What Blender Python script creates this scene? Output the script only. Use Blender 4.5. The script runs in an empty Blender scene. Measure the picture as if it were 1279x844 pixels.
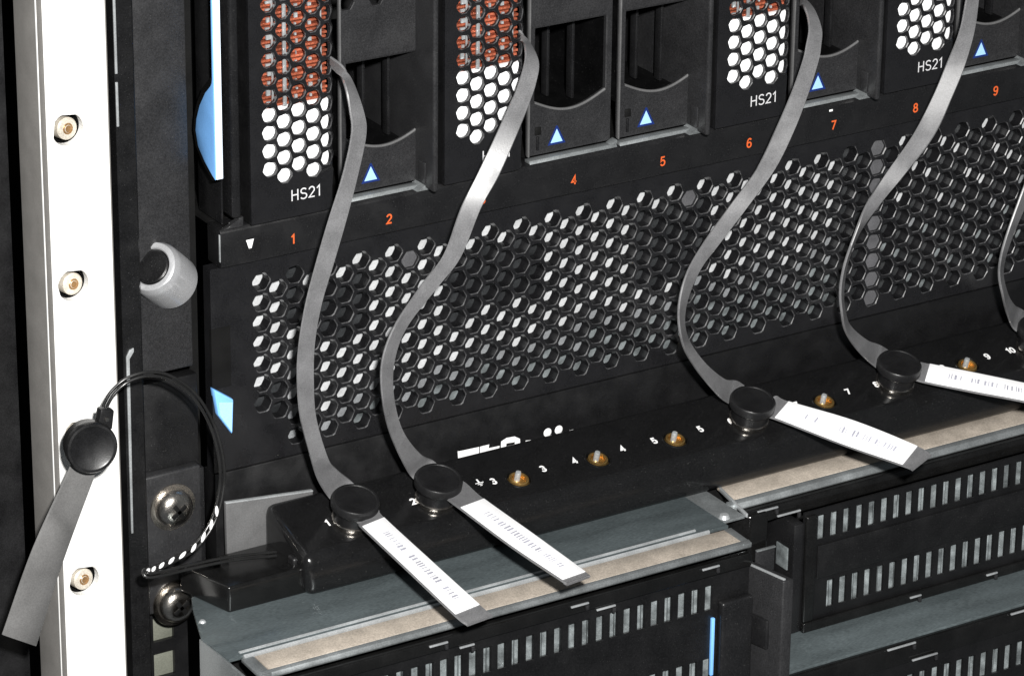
import bpy, bmesh, math, random
from mathutils import Vector, Matrix
from mathutils.geometry import delaunay_2d_cdt

random.seed(7)
S = 0.001                      # everything below is written in millimetres
sc = bpy.context.scene
COL = sc.collection

# ------------------------------------------------------------------ camera
def cam_axes(y, p, r):
    f = Vector((math.sin(y)*math.cos(p), math.cos(y)*math.cos(p), -math.sin(p)))
    ri = Vector((math.cos(y), -math.sin(y), 0)); up = ri.cross(f)
    ri2 = ri*math.cos(r) + up*math.sin(r)
    return ri2, ri2.cross(f), f
RI, UP, FW = cam_axes(math.radians(31.96), math.radians(22.96), math.radians(0.61))
CAMPOS = Vector((-451.2, -848.7, 390.9))
cd = bpy.data.cameras.new('camera'); cam = bpy.data.objects.new('camera', cd); COL.objects.link(cam)
M = Matrix((RI, UP, -FW)).transposed().to_4x4(); M.translation = CAMPOS*S
cam.matrix_world = M
cd.lens = 4891.1/1279*36; cd.sensor_width = 36; cd.sensor_fit = 'HORIZONTAL'
cd.clip_start = 0.02; cd.clip_end = 50
sc.camera = cam

# ------------------------------------------------------------------ light: the camera's flash, and the dim room
w = bpy.data.worlds.new('World'); sc.world = w; w.use_nodes = True
bg = w.node_tree.nodes['Background']; bg.inputs[0].default_value = (0.85, 0.93, 1.0, 1); bg.inputs[1].default_value = 0.085
fl = bpy.data.lights.new('camera_flash', 'POINT'); fl.energy = 105; fl.shadow_soft_size = 0.018; fl.color = (1.0, 0.985, 0.96)
fo = bpy.data.objects.new('camera_flash', fl); COL.objects.link(fo)
fo.location = (CAMPOS + RI*55 + UP*75)*S
vs = sc.view_settings; vs.view_transform = 'Standard'; vs.look = 'None'; vs.gamma = 1; vs.exposure = 0.0; vs.use_curve_mapping = False

# ------------------------------------------------------------------ materials
MATS = {}
def mat(name, col, rough=.5, metal=0.0, var=.25, scale=1.2, bump=.0, dust=0.0, spec=.4, grain=.35, aniso=None, rvar=.1, coat=0):
    """colour with mottling (scale per mm), fine grain, dust specks and a little relief"""
    m = bpy.data.materials.new(name); m.use_nodes = True; nt = m.node_tree; N = nt.nodes; Lk = nt.links
    b = N['Principled BSDF']; b.inputs['Roughness'].default_value = rough; b.inputs['Metallic'].default_value = metal
    b.inputs['Specular IOR Level'].default_value = spec
    if coat: b.inputs['Coat Weight'].default_value = coat; b.inputs['Coat Roughness'].default_value = .12
    tc = N.new('ShaderNodeTexCoord'); mp = N.new('ShaderNodeMapping'); mp.inputs['Scale'].default_value = aniso or (1000,)*3
    Lk.new(tc.outputs['Object'], mp.inputs[0])
    def noise(s, d=3):
        n = N.new('ShaderNodeTexNoise'); n.inputs['Scale'].default_value = s; n.inputs['Detail'].default_value = d
        Lk.new(mp.outputs[0], n.inputs['Vector']); return n.outputs['Fac']
    def rng(x, a, b_, lo=.3, hi=.7):
        r = N.new('ShaderNodeMapRange'); r.inputs[1].default_value = lo; r.inputs[2].default_value = hi
        r.inputs[3].default_value = a; r.inputs[4].default_value = b_; Lk.new(x, r.inputs[0]); return r.outputs[0]
    def mul(a, b_):
        x = N.new('ShaderNodeMath'); x.operation = 'MULTIPLY'; Lk.new(a, x.inputs[0]); Lk.new(b_, x.inputs[1]); return x.outputs[0]
    n1 = noise(scale*.12, 4); n2 = noise(scale*2.2, 2)
    f = mul(rng(n1, 1-var, 1+var), rng(n2, 1-grain, 1+grain))
    mx = N.new('ShaderNodeMix'); mx.data_type = 'RGBA'; mx.blend_type = 'MULTIPLY'; mx.inputs['Factor'].default_value = 1
    mx.inputs['A'].default_value = (*col, 1); Lk.new(f, mx.inputs['B'])
    out = mx.outputs['Result']
    if dust:
        n3 = noise(2.6, 1)
        d = rng(n3, 0, dust, .70, .78)
        dm = N.new('ShaderNodeMix'); dm.data_type = 'RGBA'; Lk.new(d, dm.inputs['Factor']); Lk.new(out, dm.inputs['A']); dm.inputs['B'].default_value = (.22, .22, .21, 1)
        out = dm.outputs['Result']
    Lk.new(out, b.inputs['Base Color'])
    Lk.new(rng(n1, max(.02, rough-rvar), min(1, rough+rvar)), b.inputs['Roughness'])
    if bump:
        bn = N.new('ShaderNodeBump'); bn.inputs['Strength'].default_value = bump; bn.inputs['Distance'].default_value = .0001
        Lk.new(n2, bn.inputs['Height']); Lk.new(bn.outputs[0], b.inputs['Normal'])
    MATS[name] = m; return m
mat('black_plastic', (.0060, .0060, .0064), .36, dust=.14, bump=.3, spec=.45, var=.14)
mat('black_bezel', (.0088, .0088, .0094), .29, dust=.16, bump=.25, spec=.5, var=.12)
mat('grille_black', (.0088, .0088, .0097), .30, bump=.12, spec=.5, var=.10)
mat('grille_edge_glint', (.050, .050, .052), .35, var=.25, grain=.35, spec=.5)  # paler rim colour paints the flash highlight on the hole chamfers
mat('dark_steel', (.0185, .0185, .0196), .38, dust=.16, bump=.35, spec=.5, var=.10)
mat('bar_black', (.0066, .0066, .0069), .19, dust=.12, bump=.05, spec=.5, var=.10, rvar=.05)
mat('deep_black', (0.003, 0.003, 0.003), .7, spec=.2)
mat('cavity_shade', (.0016, .0016, .0018), .6, dust=.12, spec=.12)  # blacker than the panel: shade inside the pull opening put into colour
mat('gloss_black', (0.006, 0.006, 0.006), .17, bump=.1, spec=.5)
mat('cap_black', (.0085, .0085, .009), .36, bump=.2, spec=.45)
mat('rail_white', (.74, .735, .72), .42, var=.04, grain=.03)
mat('rail_shaded', (.15, .144, .136), .5, var=.08, grain=.08)  # white post paint darkened: weaker light on the flanks put into colour
mat('zinc', (0.22, 0.235, 0.24), .42, metal=.55, var=.2, grain=.2, bump=.15)
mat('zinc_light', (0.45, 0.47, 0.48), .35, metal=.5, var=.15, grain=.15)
mat('teal_sheet', (.098, .118, .124), .33, metal=.35, var=.2, grain=.25, bump=.15, scale=1.0, aniso=(350, 1400, 1000))
mat('tan_tape', (0.36, 0.315, 0.265), .6, var=.18, grain=.22)
mat('screen_dimmed', (.22, .23, .24), .45, metal=.2, var=.2, grain=.2)
mat('screen_shade', (.030, .032, .034), .35, metal=.3, var=.4, grain=.3)
mat('screen_white', (.50, .51, .52), .45, metal=.15, var=.15, grain=.12)
mat('foam_white', (.88, .89, .90), .6, var=.03, grain=.03)
mat('copper', (.60, .165, .090), .24, metal=.6, var=.45, grain=.4)
mat('copper_dark', (.060, .011, .008), .4, metal=.3, var=.35, grain=.3)
mat('strap_grey', (.135, .135, .139), .37, var=.14, grain=.2, bump=.2, spec=.5, scale=1.4)
mat('tag_grey', (0.105, 0.104, 0.103), .45, var=.12, grain=.14, bump=.12)
mat('label_white', (.86, .86, .87), .5, var=.02, grain=.02)
mat('print_grey', (.36, .36, .42), .6, var=.2, grain=.25)
mat('print_white', (.80, .80, .80), .5, var=.05, grain=.1)
mat('print_orange', (.62, .105, .025), .5, var=.1, grain=.1)
mat('print_blue', (.33, .56, .90), .5, var=.05, grain=.1)
mat('print_rim', (.006, .02, .12), .5, var=.1, grain=.1)
mat('lever_blue', (0.2, 0.47, 0.92), .35, var=.06, grain=.06)
mat('lever_edge_glare', (.75, .84, .95), .35, var=.03, grain=.03)  # near-white: flash glare on the blue lever's front edge put into colour
mat('chrome', (.62, .58, .53), .22, metal=1.0, var=.25, grain=.2, rvar=.08, bump=.5)
mat('pin_chrome', (.72, .71, .69), .30, metal=1.0, var=.05, grain=.05)
mat('print_soft', (.55, .55, .56), .5, var=.08, grain=.15)
mat('screw_white', (.74, .68, .58), .33, metal=.35, var=.2, grain=.2)
mat('copper_bolt', (.58, .34, .15), .3, metal=.7, var=.2, grain=.2)
mat('brass', (.58, .36, .12), .25, metal=.9, var=.3, grain=.3)
mat('satin_silver', (.56, .565, .58), .27, metal=.55, var=.08, grain=.1)
mat('grey_paint', (0.095, 0.095, 0.096), .5, var=.1, grain=.15, bump=.2)
mat('plug_grey', (0.085, 0.085, 0.09), .5, var=.2, grain=.2)
mat('slot_sheet', (.175, .195, .20), .4, metal=.3, var=.55, grain=.3, scale=2.2)
mat('putty_green', (0.13, 0.135, 0.11), .6, var=.1, grain=.15)
mat('cable_black', (.012, .012, .012), .25, var=.2, grain=.1, spec=.5)
mat('cable_white', (.8, .8, .8), .4, var=.03, grain=.05)

# ------------------------------------------------------------------ helpers
def origin(o):
    v = Vector((0, 0, 0))
    while o is not None:
        v += o.location; o = o.parent
    return v
def link(name, me, m, parent=None, smooth=None, world=True):
    """mesh coords in mm in the world (world=True) or already in the parent's frame"""
    o = bpy.data.objects.new(name, me); COL.objects.link(o)
    if parent is not None: o.parent = parent
    off = (origin(parent)/S if (parent is not None and world) else Vector((0, 0, 0)))
    me.transform(Matrix.Scale(S, 4) @ Matrix.Translation(-off))
    if m and not me.materials: me.materials.append(MATS[m])
    if smooth is not None:
        me.shade_smooth(); me.set_sharp_from_angle(angle=math.radians(smooth))
    return o
def thing(name, label, cat, base, group=None):
    o = bpy.data.objects.new(name, None); COL.objects.link(o); o.empty_display_size = .01
    o.location = Vector(base)*S; o['label'] = label; o['category'] = cat
    if group: o['group'] = group
    return o
def from_bm(bm, name):
    me = bpy.data.meshes.new(name); bmesh.ops.recalc_face_normals(bm, faces=bm.faces); bm.to_mesh(me); bm.free(); return me
def box_bm(x0, x1, y0, y1, z0, z1, bev=0, seg=2, bm=None):
    b2 = bmesh.new(); bmesh.ops.create_cube(b2, size=1)
    for v in b2.verts:
        v.co = Vector((x0 if v.co.x < 0 else x1, y0 if v.co.y < 0 else y1, z0 if v.co.z < 0 else z1))
    if bev: bmesh.ops.bevel(b2, geom=b2.edges[:], offset=bev, segments=seg, profile=.5, affect='EDGES')
    if bm is None: return b2
    me = bpy.data.meshes.new('t'); b2.to_mesh(me); b2.free(); bm.from_mesh(me); bpy.data.meshes.remove(me); return bm
def box(name, c, m, parent, bev=.3, seg=2, world=True):
    return link(name, from_bm(box_bm(*c, bev=bev, seg=seg), name), m, parent, 40, world)
def prism(name, pts, a0, a1, axis, m, parent, bev=0, seg=2, world=True, smooth=40):
    """2-D outline extruded: axis 'x' -> pts are (y,z); 'y' -> (x,z); 'z' -> (x,y)"""
    bm = bmesh.new()
    mk = {'x': lambda p, a: (a, p[0], p[1]), 'y': lambda p, a: (p[0], a, p[1]), 'z': lambda p, a: (p[0], p[1], a)}[axis]
    A = [bm.verts.new(mk(p, a0)) for p in pts]; B = [bm.verts.new(mk(p, a1)) for p in pts]
    n = len(pts); bm.faces.new(A); bm.faces.new(B)
    for i in range(n): bm.faces.new((A[i], A[(i+1) % n], B[(i+1) % n], B[i]))
    if bev: bmesh.ops.bevel(bm, geom=bm.edges[:], offset=bev, segments=seg, profile=.5, affect='EDGES', clamp_overlap=True)
    return link(name, from_bm(bm, name), m, parent, smooth, world)
def lathe_bm(prof, ctr, ax, n=40, bm=None):
    """prof: (radius, height) list turned about the axis ax through ctr"""
    ax = Vector(ax).normalized(); t = Vector((1, 0, 0)) if abs(ax.x) < .8 else Vector((0, 0, 1))
    u = ax.cross(t).normalized(); v = ax.cross(u); c = Vector(ctr)
    bm = bm or bmesh.new(); rings = []
    for r, h in prof:
        if r < 1e-6: rings.append([bm.verts.new(c + ax*h)])
        else: rings.append([bm.verts.new(c + ax*h + (u*math.cos(2*math.pi*k/n) + v*math.sin(2*math.pi*k/n))*r) for k in range(n)])
    for A, B in zip(rings, rings[1:]):
        for k in range(n):
            k2 = (k+1) % n
            if len(A) == 1 and len(B) == 1: continue
            if len(A) == 1: bm.faces.new((A[0], B[k], B[k2]))
            elif len(B) == 1: bm.faces.new((A[k], A[k2], B[0]))
            else: bm.faces.new((A[k], A[k2], B[k2], B[k]))
    return bm
def lathe(name, prof, ctr, ax, m, parent, n=40, smooth=35, world=True):
    return link(name, from_bm(lathe_bm(prof, ctr, ax, n), name), m, parent, smooth, world)
def catmull(P, k):
    P = [Vector(p) for p in P]; Q = [2*P[0]-P[1]] + P + [2*P[-1]-P[-2]]; out = []
    for i in range(1, len(Q)-2):
        a, b, c, d = Q[i-1:i+3]
        for j in range(k):
            t = j/k; out.append(.5*((2*b) + (c-a)*t + (2*a-5*b+4*c-d)*t*t + (3*b-a-3*c+d)*t**3))
    out.append(P[-1]); return out
def tube_bm(P, r, n=8, bm=None, k=8):
    C = catmull(P, k) if k else [Vector(p) for p in P]; bm = bm or bmesh.new(); rings = []; up = Vector((.3, -.9, .3))
    for i, c in enumerate(C):
        t = (C[min(i+1, len(C)-1)] - C[max(i-1, 0)]).normalized(); u = t.cross(up).normalized(); v = t.cross(u)
        rr = r(i/(len(C)-1)) if callable(r) else r
        rings.append([bm.verts.new(c + (u*math.cos(2*math.pi*q/n)+v*math.sin(2*math.pi*q/n))*rr) for q in range(n)])
    for A, B in zip(rings, rings[1:]):
        for q in range(n): bm.faces.new((A[q], A[(q+1) % n], B[(q+1) % n], B[q]))
    bm.faces.new(rings[0]); bm.faces.new(rings[-1]); return bm
def plate(name, outline, holes, t, m, parent, fmap, chamfer=.3, world=True, smooth=30, rim=None):
    """flat sheet with real holes: outline & holes are 2-D loops (u,v); fmap(u,v,d) -> xyz with d the depth behind the face"""
    pts = []; eds = []; cent = []
    def loop(L):
        s = len(pts); pts.extend(Vector(p) for p in L); n = len(L)
        eds.extend((s+i, s+(i+1) % n) for i in range(n)); return range(s, s+n)
    def grow(L, d):
        cx = sum(p[0] for p in L)/len(L); cy = sum(p[1] for p in L)/len(L)
        R = sum(math.hypot(p[0]-cx, p[1]-cy) for p in L)/len(L)
        return [((p[0]-cx)*(R+d)/R+cx, (p[1]-cy)*(R+d)/R+cy) for p in L]
    oi = loop(outline); hi = []
    for h in holes: hi.append(loop(grow(h, chamfer)))
    vs_, es_, fs_, ov, oe, of = delaunay_2d_cdt(pts, eds, [], 1, 1e-5)
    # drop triangles lying inside a hole
    key = {}
    cell = 8.0
    for h in holes:
        cx = sum(p[0] for p in h)/len(h); cy = sum(p[1] for p in h)/len(h)
        hw = max(abs(p[0]-cx) for p in h); hh = max(abs(p[1]-cy) for p in h)
        for gx in range(int((cx-hw)//cell), int((cx+hw)//cell)+1):
            for gy in range(int((cy-hh)//cell), int((cy+hh)//cell)+1): key.setdefault((gx, gy), []).append((h, cx, cy))
    def inside(p, h):
        c = False; n = len(h)
        for i in range(n):
            a, b = h[i], h[(i+1) % n]
            if (a[1] > p[1]) != (b[1] > p[1]) and p[0] < (b[0]-a[0])*(p[1]-a[1])/(b[1]-a[1])+a[0]: c = not c
        return c
    bm = bmesh.new(); V = [bm.verts.new(fmap(p.x, p.y, 0)) for p in vs_]
    back = {}
    for f in fs_:
        c = (sum(vs_[i].x for i in f)/len(f), sum(vs_[i].y for i in f)/len(f))
        if any(inside(c, h[0]) for h in key.get((int(c[0]//cell), int(c[1]//cell)), [])): continue
        if not inside(c, outline): continue
        try: bm.faces.new([V[i] for i in f])
        except ValueError: pass
    def walls(l0, l1, mi=0):
        n = len(l0)
        for i in range(n): bm.faces.new((l0[i], l0[(i+1) % n], l1[(i+1) % n], l1[i])).material_index = mi
    for h in holes:
        g = grow(h, chamfer)
        A = [bm.verts.new(fmap(*p, 0)) for p in g]; B = [bm.verts.new(fmap(*p, chamfer)) for p in h]; C = [bm.verts.new(fmap(*p, t)) for p in h]
        walls(A, B, 1 if rim else 0); walls(B, C)
    A = [bm.verts.new(fmap(*p, 0)) for p in outline]; B = [bm.verts.new(fmap(*p, t)) for p in outline]; walls(A, B)
    bmesh.ops.remove_doubles(bm, verts=bm.verts[:], dist=.002)
    me = bpy.data.meshes.new(name); bmesh.ops.recalc_face_normals(bm, faces=bm.faces); bm.to_mesh(me); bm.free()
    if rim: me.materials.append(MATS[m]); me.materials.append(MATS[rim])
    return link(name, me, m, parent, None, world)
def rhex(cx, cy, r, f=.2):
    H_ = hexa(cx, cy, r); out = []
    for i in range(6):
        p, a, c = H_[i], H_[i-1], H_[(i+1) % 6]
        out += [(p[0]+(a[0]-p[0])*f, p[1]+(a[1]-p[1])*f), (p[0]+(c[0]-p[0])*f, p[1]+(c[1]-p[1])*f)]
    return out
def hexa(cx, cy, r): return [(cx+r*math.cos(math.pi/3*k), cy+r*math.sin(math.pi/3*k)) for k in range(6)]
def circ(cx, cy, r, n=24): return [(cx+r*math.cos(2*math.pi*k/n), cy+r*math.sin(2*math.pi*k/n)) for k in range(n)]
def rect(x0, x1, y0, y1): return [(x0, y0), (x1, y0), (x1, y1), (x0, y1)]
def subdiv(L, step):
    out = []
    for i in range(len(L)):
        a, b = L[i], L[(i+1) % len(L)]; n = max(1, int(math.hypot(b[0]-a[0], b[1]-a[1])/step))
        out += [(a[0]+(b[0]-a[0])*k/n, a[1]+(b[1]-a[1])*k/n) for k in range(n)]
    return out
def front(y): return lambda u, v, d: (u, y+d, v)
def arc(cx, cy, rx, ry, a0, a1, n=12): return [(cx+rx*math.cos(math.radians(a0+(a1-a0)*k/n)), cy+ry*math.sin(math.radians(a0+(a1-a0)*k/n))) for k in range(n+1)]
SIX = [arc(.3, .29, .25, .27, 0, 360, 18), [(.05, .3)] + arc(.34, .46, .29, .51, 180, 45, 9)]
GLYPH = {'H': [[(.06, 0), (.06, 1)], [(.62, 0), (.62, 1)], [(.06, .52), (.62, .52)]], 'S': [arc(.32, .735, .26, .22, 25, 270) + arc(.32, .27, .29, .245, 90, -155)[1:]],
    '1': [[(.06, .74), (.3, .97), (.3, 0)]], '2': [arc(.3, .7, .25, .26, 170, -30) + [(.05, .05), (.58, .05)]],
    '3': [arc(.28, .74, .22, .22, 160, -85) + arc(.28, .28, .26, .25, 85, -160)], '4': [[(.42, 0), (.42, .97), (.03, .3), (.6, .3)]],
    '5': [[(.54, .95), (.14, .95), (.08, .5)] + arc(.29, .32, .26, .29, 125, -155)], '6': SIX, '7': [[(.03, .95), (.57, .95), (.22, 0)]],
    '8': [arc(.3, .74, .21, .22, 0, 360, 16), arc(.3, .27, .26, .24, 0, 360, 16)], '9': [[(.6-x, 1-y) for x, y in L] for L in SIX], '0': [arc(.3, .5, .25, .47, 0, 360, 18)]}
ADV = {'H': .86, 'S': .80, '1': .56}
def text(name, s, h, org, ux, uy, m, parent, lift=.06, world=True, stroke=.13):
    """printed characters drawn as strokes, cap height h, centred on org, written along ux with up uy"""
    ux = Vector(ux).normalized(); uy = Vector(uy).normalized(); nz = ux.cross(uy)
    tot = sum(ADV.get(c, .74) for c in s) - .12; x0 = -tot/2; bm = bmesh.new(); lay = 0
    for c in s:
        for L in GLYPH[c]:
            lay += 1; lf = lift + .004*lay; n = len(L); closed = math.dist(L[0], L[-1]) < 1e-4; rows = []
            for i in range(n):
                p = Vector(L[i]); a = Vector(L[i-1]) if i else (Vector(L[-2]) if closed else None); d = Vector(L[i+1]) if i < n-1 else (Vector(L[1]) if closed else None)
                t0 = (p-a).normalized() if a is not None else (d-p).normalized(); t1 = (d-p).normalized() if d is not None else t0
                n0 = Vector((-t0.y, t0.x)); n1 = Vector((-t1.y, t1.x)); mm = (n0+n1).normalized(); k = stroke/2/max(.45, mm.dot(n0))
                rows.append([bm.verts.new(Vector(org) + ux*((x0+q.x)*h) + uy*((q.y-.5)*h) + nz*lf) for q in (p+mm*k, p-mm*k)])
            for A, B in zip(rows, rows[1:]): bm.faces.new((A[0], B[0], B[1], A[1]))
        x0 += ADV.get(c, .74)
    me = bpy.data.meshes.new(name); bm.to_mesh(me); bm.free()
    return link(name, me, m, parent, None, world)
def quads(name, Q, m, parent, world=True):
    bm = bmesh.new()
    for q in Q: bm.faces.new([bm.verts.new(p) for p in q])
    me = bpy.data.meshes.new(name); bm.to_mesh(me); bm.free(); return link(name, me, m, parent, None, world)
def copy_tree(root, loc, label):
    def cp(o, par):
        c = o.copy(); COL.objects.link(c); c.parent = par
        for k in kids[o]: cp(k, c)
        return c
    kids = {}
    def walk(o):
        kids[o] = list(o.children)
        for k in kids[o]: walk(k)
    walk(root); r = cp(root, None); r.location = Vector(loc)*S; r['label'] = label; return r
def struct(o): o['kind'] = 'structure'; return o
# ================================================================== the setting: inside of the cabinet
struct(box('cabinet_back', (-320, 420, 90, 94, -230, 220), 'deep_black', None, 0))
struct(box('cabinet_floor', (-320, 420, -20, 90, -232, -228), 'deep_black', None, 0))
struct(box('cabinet_side', (-200, -64, 16, 20, -225, 220), 'cap_black', None, 0))
SL = lambda i: -5.3 + 29.35*(i-1)
ZT = 132

# ================================================================== white rack post on the left
post = thing('rack_post', 'white painted rack post with recessed screws standing at the far left', 'rack post', (-52, 0, -150))
ZS = [54.4, 12.3, -29.7, -71.7, -113.8, 96.5]
plate('front_face', rect(-62.7, -45.6, -150, ZT), [circ(-56.6, z, 4.3, 28) for z in ZS], 3, 'rail_white', post, front(-5), .5)
prism('side_face', [(-63.5, -4.0), (-62.75, -5.0), (-62.75, 10), (-63.5, 10)], -150, ZT, 'z', 'rail_shaded', post)
box('inner_flange', (-45.55, -45.0, -4.6, 8, -150, ZT), 'rail_shaded', post, .15)
box('edge_bead', (-63.75, -63.52, -3.6, -2.9, -150, ZT), 'rail_white', post, .1)
for z in ZS:
    s = lathe('screw', [(.9, -1.2), (1.1, -1.0), (2.5, -.9), (2.9, -.5), (2.95, 2.5)][::1], (-56.5, -3.2, z), (-.12, 1, -.10), 'screw_white', post, 24)
    lathe('screw_recess', [(4.25, 0), (4.25, -5), (0, -5)], (-56.6, -2.0, z), (0, -1, 0), 'deep_black', s, 24)
    lathe('screw_socket', [(0, -.9), (1.3, -1.15), (1.6, -.9)], (-56.5, -3.2, z), (-.12, 1, -.10), 'copper_bolt', s, 12)

# ================================================================== black mounting rail next to it
rail = thing('mounting_rail', 'black mounting rail with square holes between white post and chassis', 'rail', (-38, 4, -150))
prism('rail_flange', [(-42.5, -3), (-37.2, -3), (-36.6, -2.4), (-36.6, 2), (-36.6, 10), (-42.5, 10)], -150, ZT, 'z', 'black_plastic', rail, 0)
plate('rail_face', rect(-36.5, -22.3, -150, -50), [rect(-32.6, -26.4, z-7.3, z) for z in (-93, -104, -118, -131)], 1.6, 'black_plastic', rail, front(4), .2)
for z in (-93, -104, -118, -131): box('cage_nut', (-32.9, -26.1, 5.2, 9, z-7.6, z+.3), 'putty_green', rail, .5)
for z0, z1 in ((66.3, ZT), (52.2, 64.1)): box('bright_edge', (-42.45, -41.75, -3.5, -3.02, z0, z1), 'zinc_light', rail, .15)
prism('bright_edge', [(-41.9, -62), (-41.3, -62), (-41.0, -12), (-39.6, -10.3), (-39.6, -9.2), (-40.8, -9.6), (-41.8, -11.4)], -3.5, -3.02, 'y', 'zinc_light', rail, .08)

# ================================================================== blade chassis
ch = thing('blade_chassis', 'black blade server chassis with hexagon vent grille and orange slot numbers', 'server chassis', (120, 20, -80))
P = 10.14; V = P/2/.8660254; R0 = 2.74
holes = []; cells = []
for k in range(0, 60):
    odd = k % 2; n = 8 if odd else 9
    for r in range(n):
        if k < 2 and r > 6: continue
        holes.append(rhex(k*P/2, -(r+.5*odd)*V, R0+.03, .15)); cells.append((k, r, k*P/2, -(r+.5*odd)*V))
plate('vent_panel', rect(-15.2, 306, -52.2, 6.4), holes, 3.9, 'grille_black', ch, front(0), .26, rim='grille_edge_glint')
box('lower_panel', (-15.2, 306, -.4, 6, -80, -52.5), 'black_plastic', ch, .3)
# silver screen behind the grille: dark tiles stand in for shade where the fans open
def screen(k, r):
    x, rr = k/2, r + .5*(k % 2)
    if 5.8 <= x <= 8.6 and .8 < rr < 4.2 - (x-6)*.25: return 0
    if 12 <= x <= 14.4 and .8 < rr < 4.6: return 0
    if 1.8 <= x <= 3.4 and .6 < rr < 3.6: return 0
    if .9 <= x <= 1.1 and rr < 2.5: return 0
    if 18.8 <= x <= 20.2: return 0
    if x <= .6 and rr > 5.2: return 0
    if x > 20.2: return 1 if (k*7+r*5) % 3 == 0 else 0
    return 1
for nm, want, mt in (('vent_screen', 1, 'screen_white'), ('vent_screen', 2, 'screen_dimmed'), ('vent_screen', 3, 'slot_sheet'), ('vent_screen', 4, 'screen_shade')):
    bm = bmesh.new()
    for k, r, x, z in cells:
        rr = r + .5*(k % 2); s_ = screen(k, r)
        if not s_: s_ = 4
        else: e_ = rr - (7.2 - .15*(k/2) + .45*math.sin(k*1.7)); s_ = 1 if e_ < 0 else (2 if e_ < 1.1 else 3)  # lower tiles get dimmer greys, fading of the flash put into colour
        if s_ != want: continue
        cx, cz = x+3.0, z-2.4
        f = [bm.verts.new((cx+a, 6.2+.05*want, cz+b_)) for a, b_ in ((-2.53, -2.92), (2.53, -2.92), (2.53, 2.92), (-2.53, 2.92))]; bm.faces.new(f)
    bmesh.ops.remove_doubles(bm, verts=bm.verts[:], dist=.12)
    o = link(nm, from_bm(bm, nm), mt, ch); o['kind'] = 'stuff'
for k, r in [(40, n) for n in range(9)] + [(9, 0), (27, 0)]:
    x, z = k*P/2, -(r+.5*(k % 2))*V
    prism('vent_plug', hexa(x, z, R0-.02), 1.0, 3.5, 'y', 'plug_grey', ch, 0, smooth=None)
# band with the slot numbers
prism('number_band', [(-1.6, 7.0), (-1.6, 16.6), (-.9, 17.5), (6, 17.5), (6, 6.7), (-1.2, 6.7)], -12.6, 306, 'x', 'black_bezel', ch, .18)
for i in range(1, 11):
    text('slot_number', str(i), 2.65, (9.6+29.35*(i-1)-.8, -1.6, 10.9), (1, 0, 0), (0, 0, 1), 'print_orange', ch, stroke=.17)
quads('arrow_mark', [((-5.2, -1.66, 13.4), (-2.9, -1.66, 13.4), (-3.6, -1.66, 10.9), (-4.4, -1.66, 10.9))], 'print_white', ch)
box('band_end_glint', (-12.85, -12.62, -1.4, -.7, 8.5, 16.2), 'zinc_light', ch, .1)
box('band_mark', (183.2, 184.4, -1.68, -1.5, 15.2, 15.8), 'print_white', ch, .05)
# printed logo strip, its lower half hidden by the bar in front
quads('logo_print', [((61, -.46, -69), (61.6, -.46, -69), (61.2, -.46, -63.2), (60.6, -.46, -63.1)), ((61.6, -.46, -67), (67.6, -.46, -67), (67.6, -.46, -63.4), (61.2, -.46, -63.2)), ((67.9, -.46, -67), (70.2, -.46, -67), (70.9, -.46, -63.4), (67.9, -.46, -63.4)), ((70.2, -.46, -67), (74, -.46, -67), (74.3, -.46, -64.6), (70.6, -.46, -64.5)),
    ((74.6, -.46, -67), (76.4, -.46, -67), (76.6, -.46, -62.7), (74.8, -.46, -63.4)), ((76.5, -.46, -64.4), (79.2, -.46, -64.6), (79.4, -.46, -62.9), (76.6, -.46, -62.7)), ((79.2, -.46, -66.8), (81.2, -.46, -66.8), (81.0, -.46, -64), (79.4, -.46, -63)),
    ((82.6, -.46, -67), (84.6, -.46, -67), (84.6, -.46, -65.2), (82.9, -.46, -65.0)), ((89, -.46, -67), (90, -.46, -67), (90, -.46, -65.4), (89, -.46, -65.4)), ((97.6, -.46, -66), (98.8, -.46, -66), (98.8, -.46, -65.2), (97.6, -.46, -65.2)), ((105, -.46, -66), (106.3, -.46, -66), (106.3, -.46, -65.4), (105, -.46, -65.4))], 'print_white', ch)
for x in (90.2, 93.9): lathe('logo_dot', [(0, .03), (1.25, .03), (1.3, 0)], (x, -.42, -64.2), (0, -1, 0), 'print_white', ch, 16)
# frame, ears and latches at the left
box('ear_plate', (-36.2, -19.6, 2, 5, -20.6, ZT), 'dark_steel', ch, .5)
box('ear_plate', (-36.2, -18.8, 1.4, 5, -80, -22.6), 'black_plastic', ch, .5)
box('ear_back', (-36.2, -12, 14, 16, -80, ZT), 'deep_black', ch, 0)
box('frame_rib', (-10.9, -10.3, 1, 14, 18, ZT), 'black_bezel', ch, .2)
LOBE = [(-4.6, 33.2), (-3.4, 34.0), (1.0, 36.4), (4.5, 39.6), (5.7, 43.6), (5.1, 46.9), (3.1, 51.2), (-.3, 55.8), (-3.4, 58.4), (-4.2, 59.2)]
lv = prism('release_lever', [(-5, ZT), (-5, 33.2)] + LOBE + [(-4.5, 60.5), (-4.5, ZT)], -15.6, -13.6, 'x', 'lever_blue', ch, .25)
box('lever_edge_glare', (-15.5, -13.5, -5.5, -5.02, 33.4, ZT), 'lever_edge_glare', lv, .18)
prism('lever_recess', [(y_+1.8, z_+1.0*(z_-46)/13) for y_, z_ in LOBE] + [(-3, 60), (-4, 46), (-4, 33)], -15.3, -14.8, 'x', 'gloss_black', ch, 0)
box('corner_post', (-9.4, -6.6, -2.4, 6, 20.2, ZT), 'black_bezel', ch, .9, 3)
prism('corner_foot', [(-12.4, 17.6), (-6.2, 17.6), (-6.0, 20.4), (-7.4, 20.2), (-9.5, 18.6)], -2.2, -.6, 'y', 'dark_steel', ch, .3)
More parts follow.
